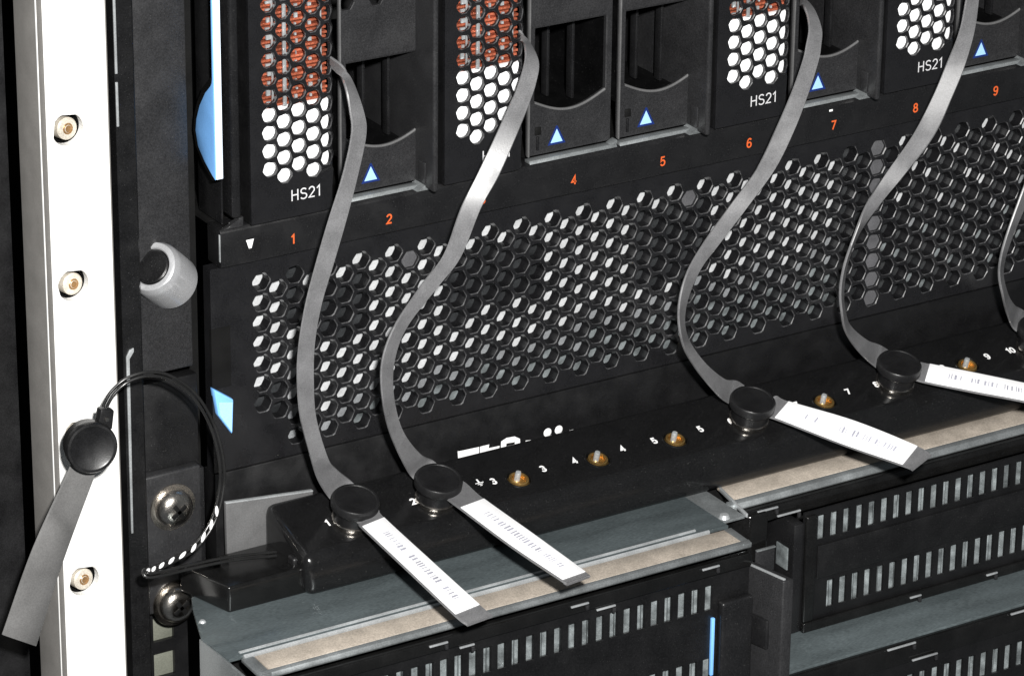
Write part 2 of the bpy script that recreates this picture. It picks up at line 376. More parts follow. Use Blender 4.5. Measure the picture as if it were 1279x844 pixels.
kn = thing('thumb_latch', 'silver rounded thumb latch with dark hub on the left ear of the chassis', 'latch', (-32, 2, 11))
KA, KC = (-.66, -.42, .62), (-26.9, 2.6, 6.0)
lathe('latch_cup', [(7.4, -4), (7.4, 6.2), (7.2, 7.2), (6.6, 8.6), (6.1, 8.9), (5.2, 8.9), (4.9, 8.5), (4.9, 6.8)], KC, KA, 'satin_silver', kn, 48)
lathe('latch_hub', [(4.9, 6.8), (4.6, 8.5), (4.2, 8.8), (0, 8.8)], KC, KA, 'black_plastic', kn, 32)
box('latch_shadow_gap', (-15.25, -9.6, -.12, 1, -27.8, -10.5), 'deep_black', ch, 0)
prism('blue_latch', [(-15.6, -26.9), (-9.7, -31.2), (-10.2, -41.4), (-14.4, -34.9)], -1.6, 1, 'y', 'lever_blue', ch, .5)
quads('blue_latch_face', [((-14.2, -1.66, -31.0), (-10.1, -1.66, -31.9), (-10.5, -1.66, -40.4), (-13.9, -1.66, -34.8))], 'print_blue', ch)
# slot dividers: thin ribs standing proud left of every server blade
for i in (3, 6, 8, 10):
    x = SL(i)
    rb = box('slot_divider', (x-5.0, x-3.3, -7.5, 30, 18.2, ZT), 'dark_steel', ch, .7, 3)
    prism('divider_foot', [(x-7.6, 17.55), (x-2.6, 17.55), (x-3.0, 18.3), (x-4.2, 19.6), (x-5.8, 18.4)], -3.2, 2, 'y', 'zinc', rb, .2)
    box('divider_clip', (x-5.35, x-4.9, -3.5, 0, 19.5, 25.5), 'dark_steel', rb, .2)
box('bay_back', (-12, 306, 42, 44, 17.6, ZT), 'deep_black', ch, 0)
box('bay_floor', (-12, 306, 6.1, 42, 16.5, 17.5), 'deep_black', ch, 0)

# ================================================================== server blades and blank fillers
XB, RB, YF = 22.6, 5.0, -3.4
def bend(u, v, d):
    if u <= XB: return (u, YF+d, v)
    th = (u-XB)/RB
    return (XB+(RB-d)*math.sin(th), YF+RB-(RB-d)*math.cos(th), v)
def make_server(label):
    t = thing('blade_server', label, 'blade server', (0, 0, 0), 'blade servers in the chassis')
    hs = []
    for c in range(6):
        for n in range(21):
            z = (32.5 if c % 2 == 0 else 30.0) + 5*n
            if z < ZT-3: hs.append(rhex(6.7+4.33*c, z, 2.34, .22))
    plate('front_grille', subdiv(rect(.9, XB+7.2, 18.0, ZT), 2.2), hs, 1.0, 'grille_black', t, bend, .2, world=False, rim='grille_edge_glint')
    box('side_wall', (.9, 1.7, YF+1, 40, 18, ZT), 'black_plastic', t, 0, world=False)
    box('foam_pad', (3.0, 26.2, YF+2.2, YF+6, 25, 48.1), 'foam_white', t, .3, world=False)
    bm = bmesh.new(); z = 48.5; k = 0; rnd = random.Random(4)
    while z < ZT-2:
        box_bm(3.2, 25.4, YF+2.8+.5*(k % 2), YF+6.5, z, z+.62, bm=bm); z += 1.25; k += 1
    link('copper_fins', from_bm(bm, 'copper_fins'), 'copper', t, None, False)
    bm = bmesh.new(); z = 49.6
    while z < ZT-4:
        for x_, w_ in ((7.3, 1.1), (15.7, .5), (19.8, .8)):
            box_bm(x_+rnd.uniform(-.3, .3), x_+w_+rnd.uniform(-.2, .3), YF+2.2, YF+2.75, z+rnd.uniform(-.3, .3), z+rnd.uniform(.5, 1.5), bm=bm)
        z += 2.5
    o = link('fin_clips', from_bm(bm, 'fin_clips'), 'zinc_light', t, None, False); o['kind'] = 'stuff'
    box('copper_base', (3.0, 26, YF+6.6, YF+8, 48.2, ZT-1), 'copper_dark', t, 0, world=False)
    for x0, x1 in ((8.6, 9.1), (11.9, 12.9), (23.0, 23.4)):
        box('fin_strap', (x0, x1, YF+1.9, YF+2.55, 48.3, ZT-1), 'zinc_light', t, .1, world=False)
    text('model_label', 'HS21', 3.1, (17.2, YF, 24.0), (1, 0, 0), (0, 0, 1), 'print_soft', t, world=False, stroke=.115)
    return t
def make_blank(label):
    t = thing('blank_filler', label, 'blank filler', (0, 0, 0), 'blank fillers in the chassis')
    x0, x1 = 3.3, 26.2
    arc = [(x0+(x1-x0)*k/14, 34.2-3.6*math.sin(math.pi*k/14)) for k in range(15)]
    win = arc + [(x1, 55.3), (x0, 55.3)]
    hs = [win]
    for c in range(6):
        for n in range(14):
            z = 72.0 + (2.6 if c % 2 else 0) + 5.2*n
            if z < ZT-3: hs.append(hexa(3.6+4.5*c, z, 2.2))
    plate('face_panel', rect(1.3, 28.0, 18.9, ZT), hs, 1.4, 'dark_steel', t, front(2.0), .25, world=False)
    box('left_rim', (.75, 1.28, 1.0, 2.2, 18.9, ZT), 'grey_paint', t, .2, world=False)
    bm = bmesh.new()
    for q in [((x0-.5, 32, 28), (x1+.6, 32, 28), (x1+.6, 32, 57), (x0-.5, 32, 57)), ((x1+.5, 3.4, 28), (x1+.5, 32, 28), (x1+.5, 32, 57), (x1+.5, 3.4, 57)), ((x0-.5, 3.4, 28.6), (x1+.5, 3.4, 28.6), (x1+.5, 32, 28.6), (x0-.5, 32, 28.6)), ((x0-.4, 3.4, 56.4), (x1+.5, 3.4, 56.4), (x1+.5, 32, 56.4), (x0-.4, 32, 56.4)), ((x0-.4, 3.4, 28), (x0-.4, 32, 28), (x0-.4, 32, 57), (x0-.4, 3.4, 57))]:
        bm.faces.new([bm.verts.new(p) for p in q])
    link('pull_cavity', from_bm(bm, 'pull_cavity'), 'cavity_shade', t, None, False)
    rim = [(x, 2.3, z-.15) for x, z in arc]
    link('finger_rim_highlight', from_bm(tube_bm(rim, .42, 8, k=2), 'finger_rim_highlight'), 'grey_paint', t, 60, False)  # grey instead of black: paints the highlight along the lip
    for xr, yr in ((16.5, 17), (21.5, 12)): box('cavity_rib', (xr, xr+1.0, yr, yr+3, 29, 56), 'black_bezel', t, .3, world=False)
    quads('triangle_rim', [((7.6, 1.93, 20.9), (13.4, 1.93, 20.9), (10.7, 1.93, 26.3), (10.3, 1.93, 26.3))], 'print_rim', t, False)
    quads('triangle_mark', [((8.5, 1.88, 21.5), (12.4, 1.88, 21.5), (10.5, 1.88, 25.4))], 'print_blue', t, False)
    box('latch_notch', (3.4, 5.4, 1.7, 3, 24.6, 26.9), 'deep_black', t, .2, world=False)
    box('latch_pin', (3.9, 4.7, 1.5, 3, 20.2, 24.2), 'black_bezel', t, .2, world=False)
    prism('base_strip', [(-1.0, 17.62), (-.4, 18.5), (1.9, 18.5), (1.9, 17.62)], .2, 28.6, 'x', 'zinc', t, .1, world=False)
    prism('base_corner', [(26.4, 18.5), (28.7, 18.5), (28.7, 19.7)], -.8, 1.9, 'y', 'zinc', t, .15, world=False)
    return t
srv = make_server('blade server marked with white lettering in slot 1, leftmost of its kind')
srv.location = Vector((SL(1), 0, 0))*S
for i, lb in ((3, 'blade server with copper behind its hexagon grille in slot 3'), (6, 'blade server with lettered white grille in slot 6'), (8, 'blade server with lettered white grille in slot 8, rightmost in view'), (10, 'blade server in slot 10, beyond the right edge of the photograph')):
    copy_tree(srv, (SL(i), 0, 0), lb)
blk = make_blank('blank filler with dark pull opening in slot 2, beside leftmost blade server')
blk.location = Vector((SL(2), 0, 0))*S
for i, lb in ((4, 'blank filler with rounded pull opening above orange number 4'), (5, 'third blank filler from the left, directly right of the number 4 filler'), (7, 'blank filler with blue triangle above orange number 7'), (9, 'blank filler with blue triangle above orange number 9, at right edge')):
    copy_tree(blk, (SL(i), 0, 0), lb)

# ================================================================== lower modules below the bar
def slots(x0, x1, z0, z1, p=4.45, w_=2.35):
    out = []; x = x0
    while x < x1: out.append(rect(x, x+w_, z0, z1)); x += p
    return out
def clip(x, y, z, wd, par, flip=0):
    c = box('wire_clip', (x, x+wd, y-.9, y-.3, z-.25, z+.25), 'zinc_light', par, .1)
    box('clip_leg', (x+wd-.9, x+wd, y-1.1, y-.2, z-2.0, z-.5), 'dark_steel', c, .15)
    return c
def corrugated(x0, x1, y, z0, z1, par, p=2.9, a=.55):
    bm = bmesh.new(); x = x0; rows = []; k = 0
    while x < x1:
        rows.append((bm.verts.new((x, y+(a if k % 2 else -a), z0)), bm.verts.new((x, y+(a if k % 2 else -a), z1)))); x += p*(.62 if k % 2 else .38); k += 1
    for A, B in zip(rows, rows[1:]): bm.faces.new((A[0], B[0], B[1], A[1]))
    return link('slot_backing', from_bm(bm, 'slot_backing'), 'slot_sheet', par)
lm = thing('lower_module', 'left lower server module with teal metal top and tan edge strip', 'server module', (40, -30, -150))
prism('top_sheet', [(-37.5, -49.2), (-38.2, -35.5), (-32.4, -19.5), (-29.5, -13), (-10, -6), (119, -6), (119, -49.2)], -81, -80, 'z', 'teal_sheet', lm, .1)
prism('top_bead', [(-49.4, -81), (-49.4, -79.8), (-49.9, -79.4), (-50.4, -79.8), (-50.4, -81)], -33.5, 112, 'x', 'zinc_light', lm, 0)
prism('top_bead', [(-47.0, -80.1), (-47.0, -79.7), (-47.4, -79.5), (-47.9, -79.7), (-47.9, -80.1)], -33.5, 109, 'x', 'zinc_light', lm, 0)
box('tan_strip', (-30.8, 116.4, -58.9, -50.8, -81, -80.1), 'tan_tape', lm, .15)
prism('front_lip', [(-59.0, -80.1), (-59.0, -81.5), (-60.3, -82.2), (-60.6, -81.6), (-60.2, -80.5)], -34, 119, 'x', 'zinc', lm, .15)
prism('strip_end', [(-50.5, -80.15), (-60.6, -80.5), (-60.6, -81.4), (-50.5, -81)], 116.5, 119.0, 'x', 'zinc', lm, .1)
prism('strip_end', [(-50.5, -80.15), (-60.6, -80.5), (-60.6, -81.4), (-50.5, -81)], -34.5, -31.0, 'x', 'zinc', lm, .1)
box('side_sheet', (-38.4, -37.55, -58.5, -34.5, -150, -80.4), 'zinc', lm, .2)
plate('front_bezel', rect(-36, 118, -150, -83.0), slots(-30, 105, -97.4, -90.0) + slots(-30, 105, -120.5, -112.5), .8, 'black_plastic', lm, front(-61.2), .2)
box('bezel_ledge', (-36, 118, -62.6, -59.5, -86.6, -82.9), 'gloss_black', lm, .6, 3)
corrugated(-36, 108, -59.4, -124, -88, lm)
for x, z in ((14.5, -84.0), (58.5, -83.8), (101, -83.4)):
    clip(x, -62.4, z, 5.6, lm)
clip(67, -62.0, -87, 6, lm); clip(24, -62.0, -87, 4.5, lm)
box('blue_stripe', (105.4, 106.4, -62.2, -61.2, -117.5, -99.8), 'lever_blue', lm, .2)
box('corner_block', (107.5, 118, -64, -61.3, -150, -95), 'black_bezel', lm, .8, 3)
box('module_back', (-36, 118, -40, -38, -150, -82), 'deep_black', lm, 0)
for x in (-33.5,): lathe('rivet', [(0, .55), (.6, .5), (.9, .2), (1.0, 0)], (x, -27, -80), (0, 0, 1), 'zinc_light', lm, 16)

gap = thing('filler_shelf', 'small pale teal shelf plate between the two lower modules', 'shelf plate', (123, -20, -82))
box('shelf_sheet', (119.3, 127.2, -45.5, 30, -81.4, -80.6), 'zinc', gap, .1)
prism('shelf_edge', [(127.2, -46), (127.9, -46), (132.8, -20), (132.0, -20)], -81, -79.9, 'z', 'zinc_light', gap, .1)
lathe('shelf_rivet', [(0, 1.2), (1.2, 1.0), (1.7, 0)], (121.5, -43.5, -80.6), (0, 0, 1), 'zinc_light', gap, 16)

rm = thing('lower_module', 'right lower server module with two rows of vent slots in its black front', 'server module', (220, -20, -123))
box('top_sheet', (133, 306, -26.4, 30, -80.9, -80.0), 'teal_sheet', rm, .1)
box('tan_strip', (130.5, 306, -36.2, -26.9, -81, -80.0), 'tan_tape', rm, .15)
prism('front_lip', [(-36.4, -80.0), (-36.4, -81.5), (-38.6, -82.4), (-39.0, -81.8), (-38.2, -80.4)], 127, 306, 'x', 'zinc', rm, .15)
box('top_bezel', (129, 306, -41.2, -36.6, -87, -82.5), 'gloss_black', rm, .9, 3)
prism('bezel_corner', [(127.2, -40), (131, -43.5), (137, -43.5), (137, -30), (127.2, -30)], -97, -82.6, 'z', 'gloss_black', rm, .8, 3)
plate('front_bezel', rect(148.3, 306, -122.4, -85.2), slots(153.2, 304, -94.6, -87.2) + slots(157.3, 304, -117.0, -108.6), .7, 'black_plastic', rm, front(-45), .2)
corrugated(150, 306, -43.2, -121, -86.8, rm)
box('front_frame', (148.3, 306, -46.6, -45.02, -122.6, -119.6), 'gloss_black', rm, .5, 3)
box('front_frame', (148.3, 152.0, -46.4, -45.02, -119.4, -86), 'gloss_black', rm, .5, 3)
box('front_frame', (153.0, 306, -45.7, -45.02, -106.9, -96.4), 'black_plastic', rm, .3, 2)
box('left_cheek', (144.6, 148.25, -45.4, -30, -122.4, -88), 'black_bezel', rm, .6)
for z in (-97.0, -108): box('cheek_window', (144.2, 144.7, -43, -37.5, z-6, z+1), 'slot_sheet', rm, .2)
clip(134, -41.4, -82.6, 7, rm); clip(140.5, -42, -85.2, 8, rm)
for x, z in ((186, -120.6), (214, -120.4)): clip(x, -46.5, z, 4, rm)
box('module_back', (128, 306, -24, -22, -150, -81), 'deep_black', rm, 0)
box('side_tab', (131.5, 138, -45.5, -44.8, -100, -93.0), 'dark_steel', rm, .2)
box('tab_edge', (131.5, 138, -46, -45, -92.9, -92.4), 'zinc', rm, .15)

bm_ = thing('lower_module', 'lowest module at bottom right with plain teal top sheet', 'server module', (220, -40, -150))
box('top_sheet', (127, 306, -62.6, -22, -124.2, -123.2), 'teal_sheet', bm_, .1)
box('front_ledge', (127, 306, -64.6, -62.0, -130.5, -124.0), 'gloss_black', bm_, .6, 3)
plate('front_bezel', rect(127, 306, -168, -129.8), slots(173, 304, -142.5, -134.6), .8, 'black_plastic', bm_, front(-64.2), .2)
corrugated(130, 306, -62.4, -146, -132.5, bm_)
clip(164.5, -64.6, -123.9, 10, bm_); clip(173.5, -64.8, -129.4, 9, bm_); clip(209, -64.6, -124.0, 8, bm_)

lev = thing('latch_lever', 'dark open latch lever with bright top edge between the lower modules', 'lever', (122, -60, -150))
prism('lever_arm', [(118.6, -49.5), (122.0, -49.5), (126.6, -70.5), (123.0, -70.5)], -150, -89.3, 'z', 'dark_steel', lev, .5)
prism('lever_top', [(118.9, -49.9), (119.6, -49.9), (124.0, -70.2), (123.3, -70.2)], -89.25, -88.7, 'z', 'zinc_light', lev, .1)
prism('lever_step', [(118.0, -52), (119.6, -52), (122.6, -66), (121.2, -66)], -112, -103, 'z', 'black_bezel', lev, .5)

# ================================================================== bracket pieces on the left of the bar
me_ = thing('mounting_ear', 'dark metal mounting ear held by two large cross-head screws', 'bracket', (-28, 0, -88))
box('ear_metal', (-37.0, -20.2, -2.2, 1.2, -88.2, -47.6), 'dark_steel', me_, .7, 3)
box('ear_fold', (-20.8, -19.2, -2.0, 8, -82, -48.5), 'black_bezel', me_, .3)
for z in (-57.8, -86.2):
    s = lathe('screw', [(0, 4.0), (2.2, 3.9), (3.8, 3.4), (4.8, 2.5), (5.3, 1.3), (5.4, .3), (6.6, .3), (6.7, 0), (6.7, -.2)], (-29.0, -2.3, z), (0, -1, 0), 'chrome', me_, 40)
    for a in (.6, .6+math.pi/2):
        c, d = math.cos(a), math.sin(a); L_, W_ = 2.5, .6
        pts = [(-29.0+c*u-d*v, z+d*u+c*v) for u, v in ((-L_, -W_), (L_, -W_), (L_, W_), (-L_, W_))]
        prism('cross_shade', pts, -6.42, -5.0, 'y', 'deep_black', s, .1)  # dark raised cross painted in for the shade of the screw slots
gb = thing('end_bracket', 'small grey painted bracket tab behind the left end of the bar', 'bracket', (-4, -4, -79))
prism('bracket_tab', [(-14.4, -79.5), (12, -79.5), (12, -62.0), (-14.6, -59.3)], -5.2, -3.8, 'y', 'grey_paint', gb, .2)
prism('bracket_edge', [(-14.6, -59.25), (12, -61.95), (12, -61.5), (-14.6, -58.8)], -5.35, -4.2, 'y', 'zinc_light', gb, .1)
bb = prism('cable_block', [(-30.5, -8), (-25.4, -26.5), (4, -26.5), (4, -8)], -79.9, -72.2, 'z', 'gloss_black', None, .8, 3)
bb['label'] = 'black wedge-shaped plastic block beneath the left end of the bar'; bb['category'] = 'block'

# ================================================================== bar with numbered studs
NB = Vector((0, -.2756, .9613)); UB = Vector((0, .9613, .2756)); XB_ = Vector((1, 0, 0))
bar = thing('connector_bar', 'long black plastic bar with brass studs and white numbers', 'connector bar', (140, -18, -79.8))
body = prism('bar_body', [(-5.0, -61.4), (-28.9, -68.3), (-30.2, -79.6), (-5.0, -79.6)], -3.4, 306, 'x', 'bar_black', bar, 2.7, 5)
PX = lambda i: 68.6 + 25.95*(i-3)
def onbar(x, y=-19.9, h=0): return Vector((x, y, -60+.2867*y)) + NB*h
cb = bmesh.new()
for i in (3, 4, 5, 7, 9): lathe_bm([(0, -6.4), (3.4, -6.4), (3.4, 2), (0, 2)], onbar(PX(i)), NB, 32, cb)
cut = link('cutter', from_bm(cb, 'cutter'), 'bar_black', bar)
bo = body.modifiers.new('holes', 'BOOLEAN'); bo.object = cut; bo.operation = 'DIFFERENCE'; bo.solver = 'EXACT'
bpy.context.view_layer.update(); dg = bpy.context.evaluated_depsgraph_get()
me = bpy.data.meshes.new_from_object(body.evaluated_get(dg)); body.modifiers.clear(); body.data = me
bpy.data.objects.remove(cut)
me.shade_smooth(); me.set_sharp_from_angle(angle=math.radians(30))
box('cable_boot', (-4.6, -2.4, -24.0, -20.5, -73.6, -70.2), 'cap_black', bar, .8, 3)
for i in (3, 4, 5, 7, 9):
    c = onbar(PX(i))
    s = lathe('stud', [(3.9, .02), (3.75, .30), (3.45, .30), (3.3, .05), (3.25, -3.4)], c, NB, 'gloss_black', bar, 36)
    lathe('stud_cup', [(3.24, -1.4), (3.0, -1.2), (2.8, .25), (2.45, .4), (2.1, .25), (1.9, -.9), (0, -.9)], c, NB, 'brass', s, 28)
    lathe('stud_streak', [(.85, -.9), (.85, 1.5), (.7, 1.9), (0, 2.0)], c + UB*.8, NB, 'zinc_light', s, 20)  # pale pin added to stand in for the flash streak inside the socket
for i, dx in ((1, -7.6), (2, -6.9), (3, -7.3), (3, 8.8), (4, -6.8), (4, 9.1), (5, -6.2), (5, 9.5), (6, -5.9), (7, -9), (7, 9.3), (8, -6.4), (9, -8), (9, 8.5), (10, -8.7)):
    text('stud_number', str(i), 2.3, onbar(PX(i)+dx, -18.4), XB_, UB, 'print_white', bar, lift=.08, stroke=.24)
g0 = onbar(57.2, -17.7)
for q, (l_, h_) in enumerate(((.25, 1.6), (1.3, 0), (.8, -.55), (.35, -1.1))):
    c = g0 + UB*(h_ if q else .8) + NB*.07; a, b = (XB_*l_, UB*(.8 if q == 0 else .14))
    quads('earth_mark', [(c-a-b, c+a-b, c+a+b, c-a+b)], 'print_white', bar)

# ================================================================== straps
STRAPS = {'A':{1:[[[20.8,-0.0,56.7],[20.0,-2.0,60.1]],
 [[20.8,-4.2,56.2],[20.8,-7.8,58.8]],
 [[18.7,-12.3,55.5],[22.7,-9.7,54.4]],
 [[18.3,-15.7,49.1],[23.2,-14.3,47.8]],
 [[17.6,-17.6,43.7],[22.7,-16.4,42.4]],
 [[13.3,-20.5,34.2],[18.4,-19.5,32.9]],
 [[8.2,-22.0,23.5],[13.6,-22.0,22.4]],
 [[3.2,-24.0,13.0],[8.6,-24.0,11.9]],
 [[-0.8,-25.4,2.8],[4.6,-24.6,1.9]],
 [[-2.9,-25.4,-8.0],[2.4,-24.6,-8.7]],
 [[-3.4,-25.1,-17.5],[1.8,-24.9,-18.7]],
 [[-1.6,-23.2,-29.8],[3.6,-22.7,-31.1]],
 [[3.3,-19.5,-43.8],[8.8,-19.5,-45.1]],
 [[7.1,-16.9,-52.8],[13.8,-15.1,-51.6]],
 [[12.3,-14.4,-60.7],[20.7,-12.6,-58.7]]],
 2:[[[79.4,-0.0,53.9],[78.5,-1.9,57.3]],
 [[75.9,-8.6,55.2],[79.6,-5.4,54.3]],
 [[73.5,-12.4,52.2],[78.5,-11.6,50.9]],
 [[70.0,-14.5,46.7],[75.4,-15.5,47.0]],
 [[66.6,-16.3,42.9],[71.9,-17.7,42.4]],
 [[61.0,-18.8,36.4],[65.9,-21.2,35.8]],
 [[53.9,-20.5,26.5],[59.1,-23.5,26.5]],
 [[48.1,-22.0,18.8],[53.3,-24.0,18.5]],
 [[41.5,-24.4,7.8],[46.8,-24.6,6.3]],
 [[34.2,-24.7,0.5],[39.6,-25.2,-0.4]],
 [[25.4,-25.7,-9.2],[30.5,-24.4,-10.1]],
 [[21.7,-25.8,-18.3],[26.7,-24.2,-18.7]],
 [[21.9,-25.6,-28.4],[26.6,-23.4,-28.9]],
 [[26.2,-21.9,-40.9],[31.2,-20.1,-41.8]],
 [[32.8,-17.4,-53.0],[39.6,-15.6,-52.9]],
 [[37.8,-14.5,-60.3],[46.3,-12.5,-58.3]]],
 6:[[[172.6,-0.2,48.1],[171.6,-1.8,51.6]],
 [[168.2,-7.5,50.9],[172.2,-4.5,50.4]],
 [[167.0,-11.1,49.3],[171.5,-9.0,48.7]],
 [[165.2,-14.5,46.4],[170.3,-13.6,45.3]],
 [[163.3,-16.1,42.8],[168.6,-15.9,41.8]],
 [[161.9,-16.9,39.2],[167.1,-17.1,38.0]],
 [[157.0,-19.0,31.5],[162.3,-19.9,30.8]],
 [[151.0,-20.5,22.3],[156.2,-22.6,22.0]],
 [[143.6,-22.1,12.0],[148.9,-23.9,11.6]],
 [[133.9,-23.5,3.4],[139.1,-25.5,3.0]],
 [[124.7,-24.7,-5.3],[130.1,-25.2,-6.2]],
 [[118.5,-25.5,-13.5],[123.8,-24.5,-13.5]],
 [[115.8,-26.4,-22.4],[120.2,-23.6,-23.4]],
 [[117.2,-26.2,-32.1],[121.2,-22.8,-32.7]],
 [[124.1,-22.0,-42.7],[129.1,-20.0,-43.3]],
 [[135.3,-18.6,-55.8],[140.4,-14.4,-53.4]],
 [[141.5,-16.4,-61.0],[148.1,-11.5,-57.3]]],
 8:[[[225.6,0,65],[225,-2,68]],
 [[225.6,-4.4,64.6],[226.2,-7.4,66.6]],
 [[223.4,-10.2,62.6],[227.6,-9.2,61.6]],
 [[221.0,-14.8,58.1],[226.0,-13.2,56.9]],
 [[217.7,-17.4,47.3],[222.9,-16.7,46.2]],
 [[214.8,-18.9,38.9],[220.1,-19.1,38.1]],
 [[210.1,-19.7,30.2],[215.1,-22.3,30.2]],
 [[204.9,-20.9,21.8],[209.6,-24.1,22.0]],
 [[197.6,-22.0,11.9],[202.4,-26.0,12.3]],
 [[186.8,-23.5,1.8],[192.0,-26.5,2.3]],
 [[179.4,-25.6,-4.7],[184.8,-25.4,-5.1]],
 [[174.6,-26.9,-13.3],[179.1,-24.1,-12.7]],
 [[171.5,-27.3,-21.0],[175.5,-23.7,-21.4]],
 [[170.6,-27.2,-28.4],[174.2,-23.9,-30.3]],
 [[171.9,-26.7,-35.5],[175.7,-23.3,-37.3]],
 [[175.9,-23.6,-43.2],[180.0,-20.4,-43.5]],
 [[183.7,-19.4,-52.4],[189.1,-16.6,-51.1]],
 [[193.1,-16.7,-61.0],[199.4,-11.3,-57.5]]],
 10:[[[284.4,0,60],[283.8,-2,63]],
 [[284.2,-4.4,59.6],[284.8,-7.4,61.6]],
 [[281.0,-10,55],[285.6,-9,54]],
 [[272,-15.5,43],[277,-14.8,42]],
 [[261,-18.4,27],[266.2,-18,26]],
 [[250.3,-20.1,11.3],[255.6,-19.9,10.3]],
 [[244.3,-22.4,0.8],[249.5,-21.6,-0.4]],
 [[236.3,-24.8,-12.5],[241.2,-23.2,-14.0]],
 [[229.6,-26.8,-25.3],[234.2,-24.2,-26.1]],
 [[228.0,-27.1,-34.2],[232.1,-23.9,-35.3]],
 [[230.8,-26.2,-42.9],[234.9,-22.8,-43.3]],
 [[237.5,-20.6,-52.0],[242.5,-17.4,-50.9]],
 [[243.3,-17.2,-59.3],[250.5,-12.7,-56.3]]]},
'T':{1:[[[14.3,-21.8,-62.9],[22.0,-18.7,-60.9]],
 [[13.6,-28.1,-63.2],[21.1,-24.6,-60.9]],
 [[12.3,-31.1,-62.3],[20.9,-28.8,-62.5]],
 [[11.9,-56.1,-64.4],[20.7,-54.0,-64.7]],
 [[12.6,-78.7,-67.6],[21.5,-77.0,-67.6]],
 [[13.5,-83.4,-68.5],[22.4,-81.9,-68.7]]],
 2:[[[41.6,-13.6,-63.3],[48.9,-17.0,-60.5]],
 [[41.3,-21.4,-62.7],[49.8,-21.6,-61.3]],
 [[40.7,-34.6,-62.2],[49.5,-33.3,-62.0]],
 [[41.8,-58.5,-63.6],[50.7,-56.8,-63.1]],
 [[44.1,-80.3,-65.0],[52.9,-78.6,-65.4]],
 [[44.2,-81.3,-65.3],[53.0,-79.6,-65.5]]],
 6:[[[146.8,-15.4,-63.9],[154.1,-13.5,-60.0]],
 [[147.6,-21.3,-64.0],[155.0,-19.8,-60.0]],
 [[149.1,-27.7,-63.1],[157.0,-23.8,-60.9]],
 [[156.7,-49.5,-64.3],[163.7,-46.1,-59.7]],
 [[162.2,-70.4,-63.8],[170.0,-67.2,-60.8]],
 [[162.5,-74.3,-63.5],[170.9,-72.2,-61.5]]],
 8:[[[198.8,-18.3,-63.2],[205.7,-14.3,-60.6]],
 [[199.5,-23.9,-62.8],[206.7,-19.5,-61.2]],
 [[201.8,-28.6,-63.2],[208.1,-22.7,-60.8]],
 [[209.8,-41.6,-63.2],[215.9,-35.4,-60.8]],
 [[217.8,-54.3,-63.1],[223.2,-47.4,-60.9]],
 [[224.0,-65.9,-63.4],[229.3,-59.1,-60.7]],
 [[224.7,-70.0,-63.2],[230.5,-63.4,-60.8]]],
 10:[[[252.8,-12.4,-63.1],[258.8,-7.0,-60.6]],
 [[253.1,-18.1,-63.2],[259.5,-13.0,-60.7]],
 [[254.3,-22.6,-63.4],[261.0,-17.1,-60.6]],
 [[260.1,-39.4,-63.6],[266.3,-33.8,-60.3]],
 [[264.7,-59.2,-63.4],[271.0,-53.3,-60.6]],
 [[265.6,-63.1,-63.4],[272.1,-57.4,-60.6]]]},
'cable':[[-56.8,-20.0,-17.0],[-55.8,-20.0,-14.8],[-53.7,-20.0,-12.1],[-49.8,-20.5,-9.5],[-44.3,-21.0,-8.9],[-38.0,-21.0,-11.4],[-31.2,-21.0,-17.9],[-26.1,-21.0,-27.9],[-24.2,-22.0,-38.7],[-25.4,-23.0,-47.2],[-28.7,-24.0,-54.1],[-34.5,-25.0,-59.0],[-41.6,-26.0,-60.5],[-46.8,-26.0,-61.6],[-49.6,-27.0,-61.1],[-49.2,-28.0,-62.0],[-44.8,-28.0,-62.4],[-36.1,-27.0,-63.1],[-22.8,-24.0,-65.4],[-8.6,-22.0,-68.4]],
 'cable2':[[-26.0,-24.0,-47.9],[-28.8,-25.0,-54.9],[-34.6,-26.0,-60.0],[-42.2,-27.0,-61.6],[-48.7,-28.0,-61.2],[-49.4,-28.5,-62.2],[-44.8,-28.0,-63.3],[-36.1,-27.0,-64.0],[-22.8,-24.0,-66.6],[-8.6,-22.0,-69.3]],
 'hang':[[[-64.6,-20.0,-25.5],[-57.9,-20.0,-29.3]],
 [[-66.5,-20.0,-29.6],[-59.5,-20.0,-33.6]],
 [[-78.0,-20.0,-50.3],[-69.6,-20.0,-56.3]],
 [[-87.6,-20.0,-72.5],[-78.1,-20.0,-78.4]]],
 'hangdisc':[-62.4,-23.0,-24.0],'lug':[[-59.9,-21.0,-20.2],[-58.8,-21.0,-15.5],[-55.2,-21.0,-16.5],[-56.1,-21.0,-21.5]]}
def ribbon_bm(PL, PR, th, bm=None, lift=0.0, k=7):
    A = catmull(PL, k) if k else [Vector(p) for p in PL]; B = catmull(PR, k) if k else [Vector(p) for p in PR]
    bm = bm or bmesh.new(); rows = []; n = len(A); prev = None
    for i in range(n):
        a, b = A[i], B[i]; m0 = (A[max(i-1, 0)]+B[max(i-1, 0)])/2; m1 = (A[min(i+1, n-1)]+B[min(i+1, n-1)])/2
        nr = (m1-m0).cross(b-a)
        nr = nr.normalized() if nr.length > 1e-6 else prev
        if nr.dot(CAMPOS-a) < 0: nr = -nr
        prev = nr
        e = (b-a)*.035
        top = [a+nr*(lift), a+e+nr*(lift+th*.5), b-e+nr*(lift+th*.5), b+nr*(lift)]
        bot = [b-e+nr*(lift-th*.5), a+e+nr*(lift-th*.5)]
        rows.append([bm.verts.new(p) for p in top+bot])
    for R1, R2 in zip(rows, rows[1:]):
        for q in range(6): bm.faces.new((R1[q], R1[(q+1) % 6], R2[(q+1) % 6], R2[q]))
    bm.faces.new(rows[0]); bm.faces.new(rows[-1]); return bm
